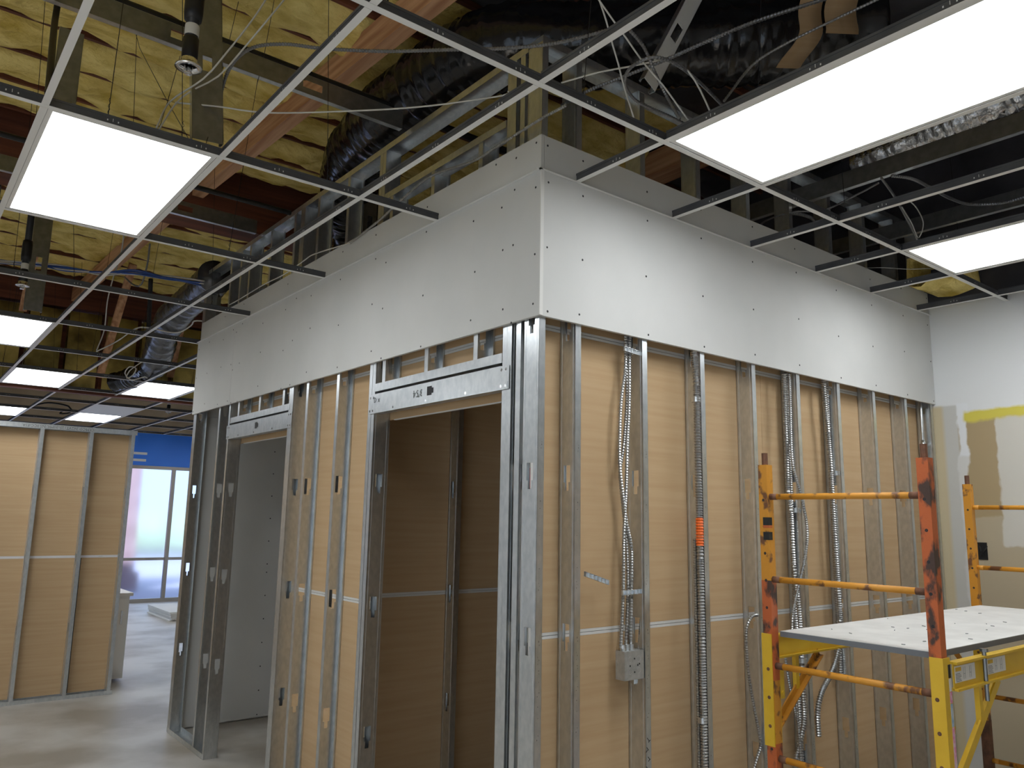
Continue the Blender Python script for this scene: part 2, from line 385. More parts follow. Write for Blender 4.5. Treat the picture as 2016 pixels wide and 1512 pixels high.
for (y0, y1, z) in ((.197,1.372,2.18),(2.355,3.525,2.19)):

    hm = MB(); xf = SP-.0045
    hm.box(xf,y0,z,xf+TH,y1,z+.098).box(xf,y0+.03,z,xf+.05,y1-.03,z+TH).box(xf,y0+.055,z+.098,xf+.09,y1-.055,z+.098+TH)
    hd_ = hm.build('door_header', galv, wb)
    MB().box(xf-.0018,y0+.006,z-.001,xf-.0004,y1-.006,z+.030).build('header_lip', galv, hd_)
    # black plates draw the dark of the knock-out hole; screws have heads
    kz = z+.058; ky = (y0+y1)/2+.005
    MB().box(xf-.0012,ky-.019,kz-.021,xf,ky+.019,kz+.021).box(xf-.0012,ky-.033,kz-.012,xf,ky-.019,kz+.012).build('knockout_dark', ink, hd_)
    pts = [(xf-.0018, y, z+.014) for y in (y0+.02,y0+.05,y0+.30,y0+.62,y0+.92,y1-.05,y1-.02)]+[(xf, y, z+.082) for y in (y0+.02,y0+.05,y1-.05,y1-.02)]
    dots(hd_, pts, (-1,0,0), .006, m=chrome)
    track(wb, y0+.052, y1-.052, z+.112, 'y', SP, True, nm='header_track', fl=.042)
t = text_mesh("3'54", .05, 'marker_writing', ink_soft); o = link('marker_writing', t, wb, (SP-.0062,.89,2.238)); o.rotation_euler = (R(-90),0,R(-90))
o.rotation_euler = Matrix(((0,0,-1),(1,0,0),(0,-1,0))).to_euler()
t = text_mesh('D x', .04, 'marker_writing', ink_soft); o = link('marker_writing', t, wb, (SP-.0062,1.285,2.246)); o.rotation_euler = Matrix(((0,0,-1),(-1,0,0),(0,1,0))).to_euler()
# inner boards of that wall
xb = SP+SD+.0015
for (y0, y1) in ((1.345,2.39),):
    for z0, z1 in ((.012,1.2065),(1.2315,2.4255),(2.4505,3.0)):
        MB().box(xb,y0,z0,xb+.0125,y1,z1).build('backing_board', kraft, wb)
    for z in (1.2065,1.2195,2.4255,2.4385): MB().box(xb-.0005,y0,z+.0005,xb+.0125,y1,z+.0115).build('white_board_edge', paper_white, wb)
for (y0, y1, z) in ((.20,1.343,2.155),(2.392,3.498,2.165)):
    for z0, z1 in ((z,2.4255),(2.4505,3.0)): MB().box(xb,y0,z0,xb+.0125,y1,z1).build('backing_board', kraft, wb)
    MB().box(xb-.001,y0+.07,z-.004,xb+.014,y1-.07,z).build('cut_board_edge', gyp_edge, wb)
    for z2 in (2.4255,2.4385): MB().box(xb-.0005,y0,z2+.0005,xb+.0125,y1,z2+.0115).build('white_board_edge', paper_white, wb)
je = MB().box(xb-.001,1.340,.012,xb+.0145,1.3445,2.16).build('cut_board_edge', gyp_edge, wb)
for z0, z1, m in ((.86,.96,red_ink),(.60,.855,navy),(.45,.55,red_ink)): MB().box(xb-.002,1.3385,z0,xb+.006,1.3399,z1).build('edge_tape', m, je)
# taped board edge showing in the slot beside the corner stud
st = MB().box(.062,.112,.012,.074,.130,2.42).build('cut_board_edge', gyp_edge, wb)
for z0, z1, m in ((1.72,1.86,red_ink),(1.32,1.45,red_ink),(1.02,1.2,ink),(.93,.985,red_ink),(.72,.79,ink),(.40,.55,ink)):
    MB().box(.0605,.113,z0,.0618,.1245,z1).build('edge_tape', m, st)
# white drywall band
for y0, y1 in ((-.001,3.478),(3.481,YL)):
    bB = MB().box(0,y0,2.446,SP-.001,y1,3.046).build('drywall_board', gyp, wb); bB['label'] = 'light grey drywall band'
    ys = [y for y in (.03,.16,.24,.45,.85,1.25,1.36,1.75,2.15,2.38,2.53,2.93,3.33,3.46,3.52,3.73,4.05,4.33) if y0 < y < y1]
    dots(bB, [(0, y+random.uniform(-.015,.015), zz+random.uniform(-.04,.04)) for y in ys for zz in (2.475,2.735,2.99)], (-1,0,0))
uB = MB().box(0,-.001,3.052,SP-.001,YL-.06,3.2).build('drywall_board', gyp, wb); uB['label'] = 'narrow drywall strip above the ceiling line'
dots(uB, [(0, y, 3.16+random.uniform(-.02,.02)) for y in (.03,.16,.30,.85,.9,1.36,1.75,2.15,2.53,3.33,3.73)], (-1,0,0))
MB().box(-.014,-.014,3.0465,0,YL,3.0475).box(-.0012,-.0012,3.0475,0,YL,3.051).build('wall_angle', white_metal, wb)
MB().box(-.002,-.0055,2.446,.0145,-.0012,3.046).build('corner_edge', gyp_edge, wb)
for z in (1.5,2.47): pass
# plastic grommets pushed into the knock-outs
for (y, z) in ((1.764,1.835),(2.169,1.83),(1.764,1.225)):
    MB().box(.040,y-.0335,z-.05,.0415,y-.001,z+.04).build('cable_grommet', galv_dull, wb)

# partition inside the room, seen through the near door opening
wc = thing('stud_wall', 'dark stud partition inside the room seen through the near doorway', 'wall')
for x in (.135,.79,1.196,1.60,2.0,2.4,2.8,3.2): stud_A(wc, x, 0.0015, 2.9, y=1.665)
track(wc, .13, 3.40, 0, 'x', 1.665); track(wc, .13, 3.40, 2.935, 'x', 1.665, False)
yc = 1.665+SD+.0015
for z0, z1 in ((.012,1.2065),(1.2315,2.4255),(2.4505,2.93)): MB().box(.13,yc,z0,3.40,yc+.0125,z1).build('backing_board', kraft, wc)
for z in (1.2065,1.2195,2.4255,2.4385): MB().box(.13,yc-.0005,z+.0005,3.40,yc+.0125,z+.0115).build('white_board_edge', paper_white, wc)

# end wall of the room, board side, seen through the far door opening
we = thing('stud_wall', 'grey drywall end wall seen through the far doorway', 'wall')
ye = 4.36
for z0, z1 in ((.012,1.2195),(1.2200,2.44),(2.4405,3.0)):
    o = MB().box(.12,ye,z0,3.40,ye+.0125,z1).build('drywall_board', gyp, we)
    dots(o, [(x, ye, z) for x in (.30,.72,1.1,1.5,1.9,2.3) for z in [z0+.02+k*.19 for k in range(int((z1-z0)/.19)+1)]], (0,-1,0), .005)
for x in (.13,.6,1.0,1.41,1.81,2.2,2.6,3.0,3.36): stud_A(we, x, .0015, 3.63, y=ye+.014)
track(we, .12, 3.40, 0, 'x', ye+.014); track(we, .12, 3.40, 3.655, 'x', ye+.014, False)

# ------------------------------------------------------------------ free-standing partition at left
wd = thing('stud_wall', 'low stud partition with tan board backing standing in front of the shop window', 'wall', (0,5.95,0))
for x in (-.078,-.44,-.845,-1.25,-1.655,-2.06): stud_A(wd, x, .0015, 2.425, y=0)
track(wd, -2.1, -.03, 0, 'x', 0)
tt = track(wd, -2.1, -.03, 2.428, 'x', 0, False, fl=.045)
t = text_mesh('CEMCO 362VT125-30MIL NS ICC-ESR', .036, 'stamped_lettering', ink_soft)
o = link('stamped_lettering', t, tt, (-.70,-.0018,2.405)); o.rotation_euler = Matrix(((-1,0,0),(0,0,-1),(0,-1,0))).to_euler()
yd = SD+.0015
for x0, x1, z0, z1 in ((-2.1,-.44,.012,1.225),(-.385,-.035,.012,1.225),(-2.1,-.035,1.249,2.42)):
    MB().box(x0,yd,z0,x1,yd+.0125,z1).build('backing_board', kraft, wd)
for z in (1.225,1.2375): MB().box(-2.1,yd-.0005,z+.0005,-.035,yd+.0125,z+.011).build('white_board_edge', paper_white, wd)
MB().box(-.442,yd+.003,.012,-.383,yd+.02,1.225).build('gap_shade_strip', black_pl, wd)  # black strip stands in for the dark of the gap between boards

# ------------------------------------------------------------------ things by the shop window
cb = thing('cabinet', 'white base cabinet behind the low partition near the window', 'cabinet', (0,0,0))
MB().box(-.75,6.5,.03,.175,7.05,.82).build('body', white_metal, cb); MB().box(-.77,6.47,.82,.20,7.07,.85).build('top', white_metal, cb)
for x in (-.74,-.28): d = MB().box(x,6.482,.08,x+.44,6.5,.79).build('door', white_metal, cb); MB().box(x+.38,6.47,.55,x+.395,6.482,.68).build('handle', chrome, d)
for k in range(8):
    o = MB().box(1.80+random.uniform(-.02,.02),10.75+random.uniform(-.02,.02),.001+k*.0165, 3.0,12.05+random.uniform(-.02,.02),.0155+k*.0165).build('drywall_sheet', gyp if k else gyp_edge)
    tag(o, ['bottom','second lowest','third lowest','fourth lowest','fourth highest','third highest','second highest','topmost'][k]+' drywall sheet in the low stack on the floor by the shop window', 'drywall sheet', 'drywall sheets stacked on the floor')

# ------------------------------------------------------------------ suspended ceiling grid
grid = thing('ceiling_grid', 'white suspended ceiling grid of tees without most of its tiles', 'ceiling grid')
def tee_mesh(L, axis, name, slots=True):
    mb = MB(); h = .038
    def bx(a0, a1, o0, o1, z0, z1, mi):
        if axis == 'x': mb.box(a0,o0,z0,a1,o1,z1,mi)
        else: mb.box(o0,a0,z0,o1,a1,z1,mi)
    bx(0,L,-.012,.012,0,.0012,1); bx(0,L,-.0008,.0008,.0012,h-.006,0); bx(0,L,-.003,.003,h-.009,h,0)
    if slots:
        n = int(L/.3)
        for k in range(n):
            a = (k+.5)*L/n
            for da, ww in ((-.018,.004),(0,.0018),(.018,.004)): bx(a+da-ww/2,a+da+ww/2,-.0013,.0013,.015,.021 if ww > .003 else .027,1)
    return mb.mesh(name, [tee_web, white_metal])
XMIN, XI0 = GX(-6), -6
JS = range(-3, 12)
tc_full = tee_mesh(1.2192-.026, 'y', 'cross_tee')
for j in JS:
    x1 = -.001 if 1 <= j <= 3 else XW-.003
    link('main_tee', tee_mesh(x1-XMIN, 'x', 'main_tee'), grid, (XMIN, GY(j), CZ))
for i in range(XI0, 6):
    x = GX(i)
    for j in list(JS)[:-1]:
        if x > 0 and 1 <= j <= 2: continue
        if x > 0 and j == 0:
            link('cross_tee', tee_mesh(.4725-.014, 'y', 'cross_tee'), grid, (x, GY(0)+.013, CZ)); continue
        if x > 0 and j == 3: continue
        link('cross_tee', tc_full, grid, (x, GY(j)+.013, CZ))
# hanger wires from the roof to the tees
wm = {}
for j in range(-1, 8):
    for i in (-5,-4,-3,-2,-1,1,2,4):
        if (GX(i) > 0 and 1 <= j <= 3) : continue
        x, y = GX(i)+random.uniform(-.2,.2), GY(j)
        dx, dy = random.uniform(-.12,.12), random.uniform(-.1,.1)
        mb = MB().tube([(0,0,0),(dx*.1,dy*.1,.12),(dx,dy,1.17)], .0014, 5)
        mb.tube([(.003*math.cos(k*1.3),.003*math.sin(k*1.3),.005*k+.002) for k in range(14)], .0011, 4)
        mb.build('hanger_wire', iron, grid, loc=(x,y,CZ+.034))
# bundles of loose wires near the front of the frame
for p in ([(-1.228,1.853,4.250), (-1.183,1.654,3.900), (-1.110,1.317,3.500), (-1.118,0.870,3.140)], [(-0.784,1.479,4.250), (-0.943,1.120,3.600), (-0.993,0.976,3.350), (-1.064,0.828,3.120)], [(-0.669,1.291,4.200), (-0.744,1.158,3.800), (-0.788,1.099,3.600)], [(-1.010,1.591,3.900), (-1.110,1.317,3.500), (-1.233,0.874,3.140)]):
    MB().tube(p, .0014, 5).build('hanger_wire', iron, grid)

# LED panels
def light(i, j, label):
    t = thing('ceiling_light', label, 'ceiling light', (GX(i)+.3048, GY(j)+.6096, CZ), 'flat LED ceiling panels')
    a, c = .2915, .596
    mb = MB(); b_ = .017
    mb.box(-a,-c,.0022,a,-c+b_,.012).box(-a,c-b_,.0022,a,c,.012).box(-a,-c+b_,.0022,-a+b_,c-b_,.012).box(a-b_,-c+b_,.0022,a,c-b_,.012)
    mb.build('frame', white_metal, t)
    MB().box(-a+b_,-c+b_,.0045,a-b_,c-b_,.010).build('diffuser', led, t)
    MB().box(-a,-c,.0122,a,c,.03).build('back_pan', galv_dull, t)
    MB().box(-.12,-.10,.0302,.12,.10,.062).build('driver_box', galv_dull, t)
light(-3, 1, 'lit LED panel at upper left nearest the sprinkler head')
light(-3, 4, 'lit LED panel cut by the left edge of the view, middle of the left row')
light(-2, 6, 'lit LED panel above the low partition at left')
light(0, 6, 'lit LED panel tucked beside the left end of the drywall band')
light(0, 9, 'small distant lit LED panel behind the blank white tile')
light(-2, 9, 'distant lit LED panel at the far left above the low partition')
light(4, 9, 'sliver of lit LED panel above the blue wall')
light(0, -1, 'largest lit LED panel at upper right in front of the drywall band')
light(3, -1, 'lit LED panel near the right wall')
light(-3, -2, 'added unseen LED panel behind the viewer on the left')  # this and the next two are unseen panels added to light the room
light(-6, 1, 'added unseen LED panel left of the view')
light(-6, 4, 'added unseen LED panel left of the view further back')
o = MB().box(GX(0)+.014,GY(8)+.014,CZ+.0015,GX(1)-.014,GY(9)-.014,CZ+.016).build('ceiling_tile', tile_m); tag(o, 'blank white ceiling tile in front of the small distant light', 'ceiling tile')

# ------------------------------------------------------------------ roof timbers and insulation
def batt(x0, x1, y0, y1, z, m, seed, name='insulation_batt', amp=.045, nx=None):
    rnd = random.Random(seed); nx = nx or int((x1-x0)/.07); ny = 7; vs = []; fs = []
    ph = [rnd.uniform(0,6.28) for _ in range(8)]; edge = [rnd.uniform(-1,1) for _ in range(nx+1)]; edge2 = [rnd.uniform(-1,1) for _ in range(nx+1)]
    for i in range(nx+1):
        x = x0+(x1-x0)*i/nx
        for j in range(ny+1):
            v = j/ny; bul = math.sin(math.pi*v)**.55
            yy = y0+(y1-y0)*v + (edge[i]*.010+.006*math.sin(5*x+ph[4]) if j == 0 else 0) + (edge2[i]*.010+.006*math.sin(4*x+ph[5]) if j == ny else 0)
            zz = z - amp*bul + .018*math.sin(3.1*x+ph[0]+4*v)+.012*math.sin(8.3*x+ph[1]-3*v)+.010*math.sin(17*x+ph[2]+5*v)+rnd.uniform(-.012,.012)
            nt_ = max(0, math.sin(2.3*x+ph[6])+.5*math.sin(5.9*x+ph[7])-.55)
            if j < 2 and y1-y0 < .6: yy += (.075, .045)[j]*min(1, nt_*1.6)*(.7+.3*edge[i]); zz += .02*min(1, nt_)
            vs.append((x, yy, zz))
    k = len(vs)
    for i in range(nx):
        for j in range(ny): a = i*(ny+1)+j; fs.append((a, a+1, a+ny+2, a+ny+1))
    for (x, y) in ((x0,y0),(x0,y1),(x1,y1),(x1,y0)): vs.append((x,y,z+.17))
    # long side skirts up to the deck
    n0 = len(vs)
    for i in range(nx+1): vs.append((x0+(x1-x0)*i/nx, y0+.01, z+.15)); vs.append((x0+(x1-x0)*i/nx, y1-.01, z+.15))
    for i in range(nx):
        a = i*(ny+1); b_ = n0+2*i; fs.append((a, a+ny+1, b_+2, b_)); fs.append((a+ny, b_+1, b_+3, a+ny+1+ny))
        fs.append((b_, b_+2, b_+3, b_+1))
    o = MB().add(vs, fs).build(name, m, smooth=True); return o
zb = 4.33
ORD = ['first','second','third','fourth','fifth','sixth','seventh','eighth','ninth','tenth','eleventh','twelfth','thirteenth','fourteenth','fifteenth']
yy = -1.6; k = 0
rows = []
while yy < 7.65:
    if not (yy < 4.13 and yy+.387 > 3.86): rows.append(yy)
    yy += .4064
nf = sum(1 for y in rows if y < 4)
for k, yy in enumerate(rows):
    y1 = yy+.387
    where = '%s row in front of the dark red cross girder' % ORD[nf-1-k] if k < nf else '%s row beyond the dark red cross girder' % ORD[k-nf]
    zr = zb+random.uniform(-.03,.03); near = yy < .5
    o = batt(-3.4, -.02 if near else 2.12, yy+.006, y1-.006, zr, batt_m, k, amp=.05+.025*random.random())
    tag(o, 'yellow roof insulation batt, '+where, 'insulation batt', 'yellow roof insulation batts')
    o = batt(.02 if near else 2.34, XW-.01, yy+.006, y1-.006, zb, black_face, 200+k, 'faced_insulation_batt', .03)
    tag(o, 'black faced roof batt at right, '+where, 'insulation batt', 'black faced roof insulation batts')
    if k < len(rows)-1:
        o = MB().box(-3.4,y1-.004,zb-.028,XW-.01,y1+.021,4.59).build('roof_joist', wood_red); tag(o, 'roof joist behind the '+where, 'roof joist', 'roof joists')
def timber(label, x0,y0,z0,x1,y1,z1, m, name='timber_beam'):
    o = MB().box(x0,y0,z0,x1,y1,z1).build(name, m); tag(o, label, 'beam'); return o
o = MB().bar((.0,-1.2,4.18),(-.245,3.86,4.18),.085,.16).build('timber_beam', wood_or); tag(o, 'long orange brown roof timber running back beside the black duct', 'beam')
o = MB().bar((-.27,4.13,4.18),(-.37,8.07,4.18),.085,.16).build('timber_beam', wood_or); tag(o, 'shorter roof timber continuing beyond the dark cross girder', 'beam')
timber('roof timber over the framed room at right', 2.13,.3,4.10,2.31,3.8,4.28, wood_or)
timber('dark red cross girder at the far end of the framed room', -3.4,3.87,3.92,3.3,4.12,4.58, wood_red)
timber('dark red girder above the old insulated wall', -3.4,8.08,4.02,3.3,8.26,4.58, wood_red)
for k, p in enumerate(([(-0.069,6.698,4.290), (-0.116,7.564,3.158)], [(0.498,6.540,4.142), (0.507,7.067,3.172)], [(-1.022,6.147,4.347), (-0.929,7.615,3.806)])):
    o = MB().bar(p[0], p[1], .075, .04).build('timber_strut', wood_or); tag(o, ['thin slanted timber strut in front of the red post', 'thin slanted timber strut behind the grey duct', 'thin slanted timber strut beside the far sprinkler pipe'][k], 'strut')
# old insulated wall over the ceiling at y = 8.2
iw = thing('insulated_wall', 'old wall of timber studs and stained yellow insulation above the ceiling', 'wall', (0,8.2,3.07))
xs = -3.3
kk = 0
while xs < 3.2:
    wdt = .05
    if abs(xs-(-.07)) < .21: pass
    MB().box(xs,-.02,0,xs+wdt,.1,.95).build('timber_stud', wood_red, iw)
    o = batt(xs+wdt+.01, xs+.40, 0, .93, 0, batt_old, 300+kk, 'wall_batt', .03, 6); o.parent = iw; o.rotation_euler = (R(90),0,0); o.location = (0,.06,0)
    xs += .4064; kk += 1
MB().box(-.02,-.07,0,.29,-.021,.95).build('timber_post', wood_red, iw)
o = MB().box(-3.4,0,-.04,3.3,.1,-.001).build('timber_plate', wood_red, iw)

o = batt(3.06, 3.40, -.33, -.03, 3.20, batt_m, 901, 'insulation_scrap', .06, 8); tag(o, 'loose clump of yellow insulation above the ceiling by the right wall', 'insulation')
def flap(label, pts, wd, name='paper_flap'):
    vs = []; fs = []; P = spline(pts, .03)
    for i, p in enumerate(P):
        sh = .02*math.sin(i*.5)
        for q in (-1, 1):
            for t_ in (0, .003): vs.append((p.x+q*wd*.5*.8, p.y-q*wd*.5*.6+sh+t_, p.z))
    for i in range(len(P)-1):
        a = i*4; b_ = a+4
        fs += [(a,a+2,b_+2,b_),(a+1,b_+1,b_+3,a+3),(a,b_,b_+1,a+1),(a+2,a+3,b_+3,b_+2)]
    o = MB().add(vs, fs).build(name, kraft, smooth=True); return tag(o, label, 'paper')
flap('curled tan paper flap hanging from the dark roof insulation at right', [(1.072,-0.624,4.028), (1.027,-0.617,3.862), (0.972,-0.607,3.721), (0.858,-0.610,3.555)], .10)
flap('second tan paper flap hanging further right under the dark roof', [(1.178,-0.708,4.030), (1.132,-0.701,3.864), (1.081,-0.699,3.745)], .14)
# ------------------------------------------------------------------ steel above the ceiling
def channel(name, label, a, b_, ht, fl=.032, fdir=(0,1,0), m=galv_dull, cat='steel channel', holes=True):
    """C channel from a to b, web ht tall, flanges towards fdir"""
    a = Vector(a); b_ = Vector(b_); d = (b_-a); L = d.length; d.normalize(); f = Vector(fdir); f = (f-d*f.dot(d)).normalized(); h = d.cross(f)
    if h.z < 0 and abs(h.z) > .3: h = -h
    mb = MB(); t = TH
    def slab(s0, s1, f0, f1, h0, h1, mi=0):
        vs = [a+d*s+f*q+h*r for s in (s0, s1) for q in (f0, f1) for r in (h0, h1)]
        mb.add(vs, [(0,1,3,2),(4,6,7,5),(0,4,5,1),(2,3,7,6),(0,2,6,4),(1,5,7,3)], mi)
    s = 0; c = ht/2
    if holes:
        q = .35
        while q < L-.1:
            slab(s, q-.05, 0, t, 0, ht); slab(q-.05, q+.05, 0, t, 0, c-.019); slab(q-.05, q+.05, 0, t, c+.019, ht); s = q+.05; q += .61
    slab(s, L, 0, t, 0, ht); slab(0, L, 0, fl, 0, t, 1); slab(0, L, 0, fl, ht-t, ht, 1); slab(0, L, fl-t, fl, 0, .01, 1); slab(0, L, fl-t, fl, ht-.01, ht, 1)
    o = mb.build(name, [m, galv]); return tag(o, label, cat)  # bright flanges on a dark web: light from below put into the colour
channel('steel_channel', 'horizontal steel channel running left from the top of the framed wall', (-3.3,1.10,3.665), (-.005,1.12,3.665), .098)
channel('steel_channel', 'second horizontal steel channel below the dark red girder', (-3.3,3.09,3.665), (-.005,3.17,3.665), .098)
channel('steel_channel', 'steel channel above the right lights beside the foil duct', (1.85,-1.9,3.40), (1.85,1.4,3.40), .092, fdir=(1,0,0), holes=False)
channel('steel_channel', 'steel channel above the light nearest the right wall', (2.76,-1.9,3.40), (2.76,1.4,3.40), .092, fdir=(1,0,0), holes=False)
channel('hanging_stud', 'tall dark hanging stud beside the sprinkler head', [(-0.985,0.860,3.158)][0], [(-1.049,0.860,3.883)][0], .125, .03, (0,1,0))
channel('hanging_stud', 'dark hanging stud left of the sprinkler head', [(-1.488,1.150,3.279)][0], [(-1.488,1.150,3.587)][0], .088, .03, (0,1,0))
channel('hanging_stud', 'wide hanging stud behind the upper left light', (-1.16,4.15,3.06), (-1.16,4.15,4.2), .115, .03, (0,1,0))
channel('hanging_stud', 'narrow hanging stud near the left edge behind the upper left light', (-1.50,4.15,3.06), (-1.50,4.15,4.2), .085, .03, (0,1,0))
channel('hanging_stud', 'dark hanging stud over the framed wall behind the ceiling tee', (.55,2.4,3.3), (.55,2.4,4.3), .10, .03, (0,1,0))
channel('kicker_brace', 'pale slanted steel brace rising from the top of the framed wall', [(0.350,-0.300,3.385)][0], [(0.731,-0.300,4.049)][0], .075, .03, (0,1,0), white_metal, 'brace')  # white enamel on plain steel makes the brace look lit from below
for p, l in (([(0.572,0.350,3.660), (0.502,-0.017,3.250)], ''),): pass

HSX=0
def pipe(name, label, pts, r, m=iron, cat='pipe', n=12):
    o = MB().tube(spline(pts, .05), r, n).build(name, m, smooth=True); return tag(o, label, cat)
pipe('sprinkler_pipe', 'black sprinkler branch pipe running beside the near steel channel', [(-3.3,1.25,3.86),(-1,1.27,3.86),(.9,1.28,3.86)], .022)
pipe('sprinkler_pipe', 'black sprinkler pipe crossing beyond the upper left light', [(-3.3,2.45,3.62),(-.9,2.5,3.62),(-.02,2.52,3.62)], .016)
pipe('sprinkler_pipe', 'black sprinkler pipe in front of the far dark red girder', [(-3.3,6.0,3.85),(0,6.05,3.8),(1.2,6.05,3.8)], .025)
pipe('sprinkler_pipe', 'slanted black pipe at the upper left corner', [(-1.547,1.572,4.000), (-1.554,1.584,3.850), (-1.602,0.988,3.200)], .014)
pipe('threaded_rod', 'black vertical rod in front of the old insulated wall', [(0.029,6.285,4.044), (0.282,7.175,3.199)], .022)
def sprinkler(x, y, ztop, label):
    t = thing('sprinkler_drop', label, 'sprinkler', (x,y,CZ+.045))
    MB().tube([(0,0,.14),(0,0,ztop-CZ)], .021, 14).build('pipe', iron, t, True)
    MB().lathe([(.012,.30),(.028,.30),(.031,.27),(.031,.19),(.028,.16),(.012,.16)], (0,0,.06), 16).build('coupling', iron, t, True)
    MB().lathe([(.0225,.20),(.0235,.195),(.0235,.165),(.0225,.16)], (0,0,0), 16).build('thread_tape', cable_m, t, True)
    MB().lathe([(.022,.155),(.026,.15),(.026,.07),(.020,.06)], (0,0,0), 16).build('reducer', iron, t, True)
    MB().lathe([(.026,.075),(.028,.055),(.042,.05),(.044,.044),(.030,.042),(.024,.055),(.024,.07)], (0,0,0), 24).build('escutcheon', chrome, t, True)
    MB().tube([(0,0,.08),(0,0,.03)], .006, 8).tube([(-.012,0,.05),(-.010,0,.032),(0,0,.026)], .0025, 6).tube([(.012,0,.05),(.010,0,.032),(0,0,.026)], .0025, 6).lathe([(.001,.026),(.014,.025),(.014,.023),(.001,.022)], (0,0,0), 12).build('head', chrome, t)
sprinkler(-1.28, .33, 4.3, 'black sprinkler drop with chrome ring at upper left')
sprinkler(-1.335, 3.78, 4.2, 'distant sprinkler drop with chrome ring below the upper left light')
sprinkler(1.35, 10.2, 4.0, 'tiny far sprinkler drop right of the blank ceiling tile')

def duct(name, label, pts, r, m, pitch=.018, depth=.012, n=26, soft=.0025):
    """jacketed flexible duct: slow swells plus fine crinkles around the circumference"""
    S = spline(pts, pitch); rnd = random.Random(len(pts)); rs = []; v_ = 0
    for i in range(len(S)):
        v_ = .6*v_+.4*rnd.uniform(-1,1)
        rs.append(r+depth*(v_+.5*rnd.uniform(-1,1))+.006*math.sin(i*.21))
    mb = MB().tube(S, rs, n)
    mb.v = [(v[0]+rnd.uniform(-1,1)*soft, v[1]+rnd.uniform(-1,1)*soft, v[2]+rnd.uniform(-1,1)*soft) for v in mb.v]
    o = mb.build(name, m, smooth=True); return tag(o, label, 'duct')
duct('flexible_duct', 'large black flexible duct curving over the framed room',
     [(1.612,-0.603,4.048), (1.134,-0.150,4.005), (0.630,0.231,3.969), (0.321,0.526,3.980), (0.202,0.749,3.983), (0.174,1.108,3.985), (0.166,1.530,3.978), (0.237,1.990,3.985), (0.348,2.425,3.962), (0.564,2.795,3.856), (0.717,2.965,3.703)], .205, flex_black)
duct('flexible_duct', 'dark grey flexible duct dropping to the ceiling at left',
     [(0.072,4.274,3.611), (0.090,4.655,3.579), (0.078,5.193,3.533), (0.087,5.724,3.437), (0.175,6.266,3.305), (0.229,6.633,3.203)], .14, flex_grey, .03, .010)
duct('flexible_duct', 'black lower end of duct bending left above the far ceiling', [(0.209,6.589,3.183), (0.214,7.170,3.172), (0.132,7.500,3.145), (0.054,7.630,3.128)], .115, flex_black)
duct('flexible_duct', 'crinkled foil duct above the right light', [(2.10,-.25,3.62),(2.06,-.6,3.64),(2.05,-1.0,3.66),(2.05,-1.9,3.68)], .10, foil, .014, .014, 22, .005)

# ------------------------------------------------------------------ cables and armoured conduit above the ceiling
def cable(label, pts, r=.0035, m=cable_m, name='cable'):
    o = MB().tube(spline(pts, .04), r, 6).build(name, m, smooth=True); return tag(o, label, 'cable')
def armoured(label, pts, r=.008, m=conduit_dk, name='armoured_cable', pitch=.012):
    o = corrugated(MB(), pts, r, pitch, r*.16, 8).build(name, m); return tag(o, label, 'conduit')
armoured('armoured cable arching from the hanging stud to the wall corner', [(-0.994,0.941,3.300), (-0.977,0.977,3.450), (-0.988,0.839,3.500), (-0.959,0.690,3.520), (-0.867,0.576,3.520), (-0.741,0.469,3.500), (-0.560,0.298,3.480), (-0.381,0.133,3.480), (-0.203,-0.031,3.480), (-0.056,-0.163,3.500), (0.054,-0.319,3.520)], .008)
cable('white cable crossing the upper left opening, outer of two', [(-0.925,0.604,3.750), (-0.986,0.607,3.600), (-1.060,0.678,3.450), (-1.118,0.747,3.350), (-1.191,0.919,3.300), (-1.265,0.768,3.100)])
cable('white cable crossing the upper left opening, inner of two', [(-0.861,0.551,3.750), (-0.939,0.568,3.600), (-0.993,0.678,3.500), (-1.053,0.777,3.400), (-1.128,0.878,3.350), (-1.178,0.888,3.280), (-1.254,0.780,3.100)])
cable('long white cable sagging across to the wall corner', [(-1.173,0.914,3.300), (-1.027,0.831,3.300), (-0.848,0.743,3.300), (-0.557,0.545,3.330), (-0.322,0.366,3.360), (-0.109,0.120,3.380), (-0.113,0.081,3.380)], .0035)
cable('white cable right of the wall corner', [(-0.024,-0.145,3.350), (0.048,-0.283,3.360), (0.133,-0.362,3.380), (0.213,-0.446,3.400)])
armoured('long armoured cable sweeping to the top right', [(0.176,0.077,3.420), (0.182,-0.089,3.420), (0.216,-0.258,3.420), (0.264,-0.427,3.430), (0.317,-0.604,3.450), (0.372,-0.745,3.470), (0.460,-0.877,3.500), (0.520,-1.055,3.500)], .008)
armoured('coiled armoured cable loop at the first right light', [(0.506,-0.332,3.280), (0.389,-0.331,3.280), (0.290,-0.325,3.280), (0.195,-0.330,3.280), (0.092,-0.376,3.280), (0.029,-0.449,3.280), (0.018,-0.525,3.280), (0.044,-0.575,3.280), (0.131,-0.590,3.280), (0.278,-0.571,3.280), (0.477,-0.526,3.280)], .007)
armoured('armoured cable dropping through the loop', [(-0.012,-0.498,3.400), (0.057,-0.491,3.380), (0.115,-0.473,3.360), (0.158,-0.460,3.330), (0.225,-0.448,3.280), (0.242,-0.510,3.140)], .007)
cable('white cable falling straight through the loop', [(-0.147,-0.459,3.500), (-0.054,-0.470,3.420), (-0.014,-0.480,3.380), (0.094,-0.467,3.330), (0.177,-0.489,3.260), (0.273,-0.531,3.130)])
cable('white cable hanging left of the loop', [(-0.116,-0.448,3.500), (-0.077,-0.443,3.440), (-0.019,-0.419,3.380), (0.028,-0.402,3.330), (0.074,-0.388,3.260), (0.090,-0.423,3.120)])
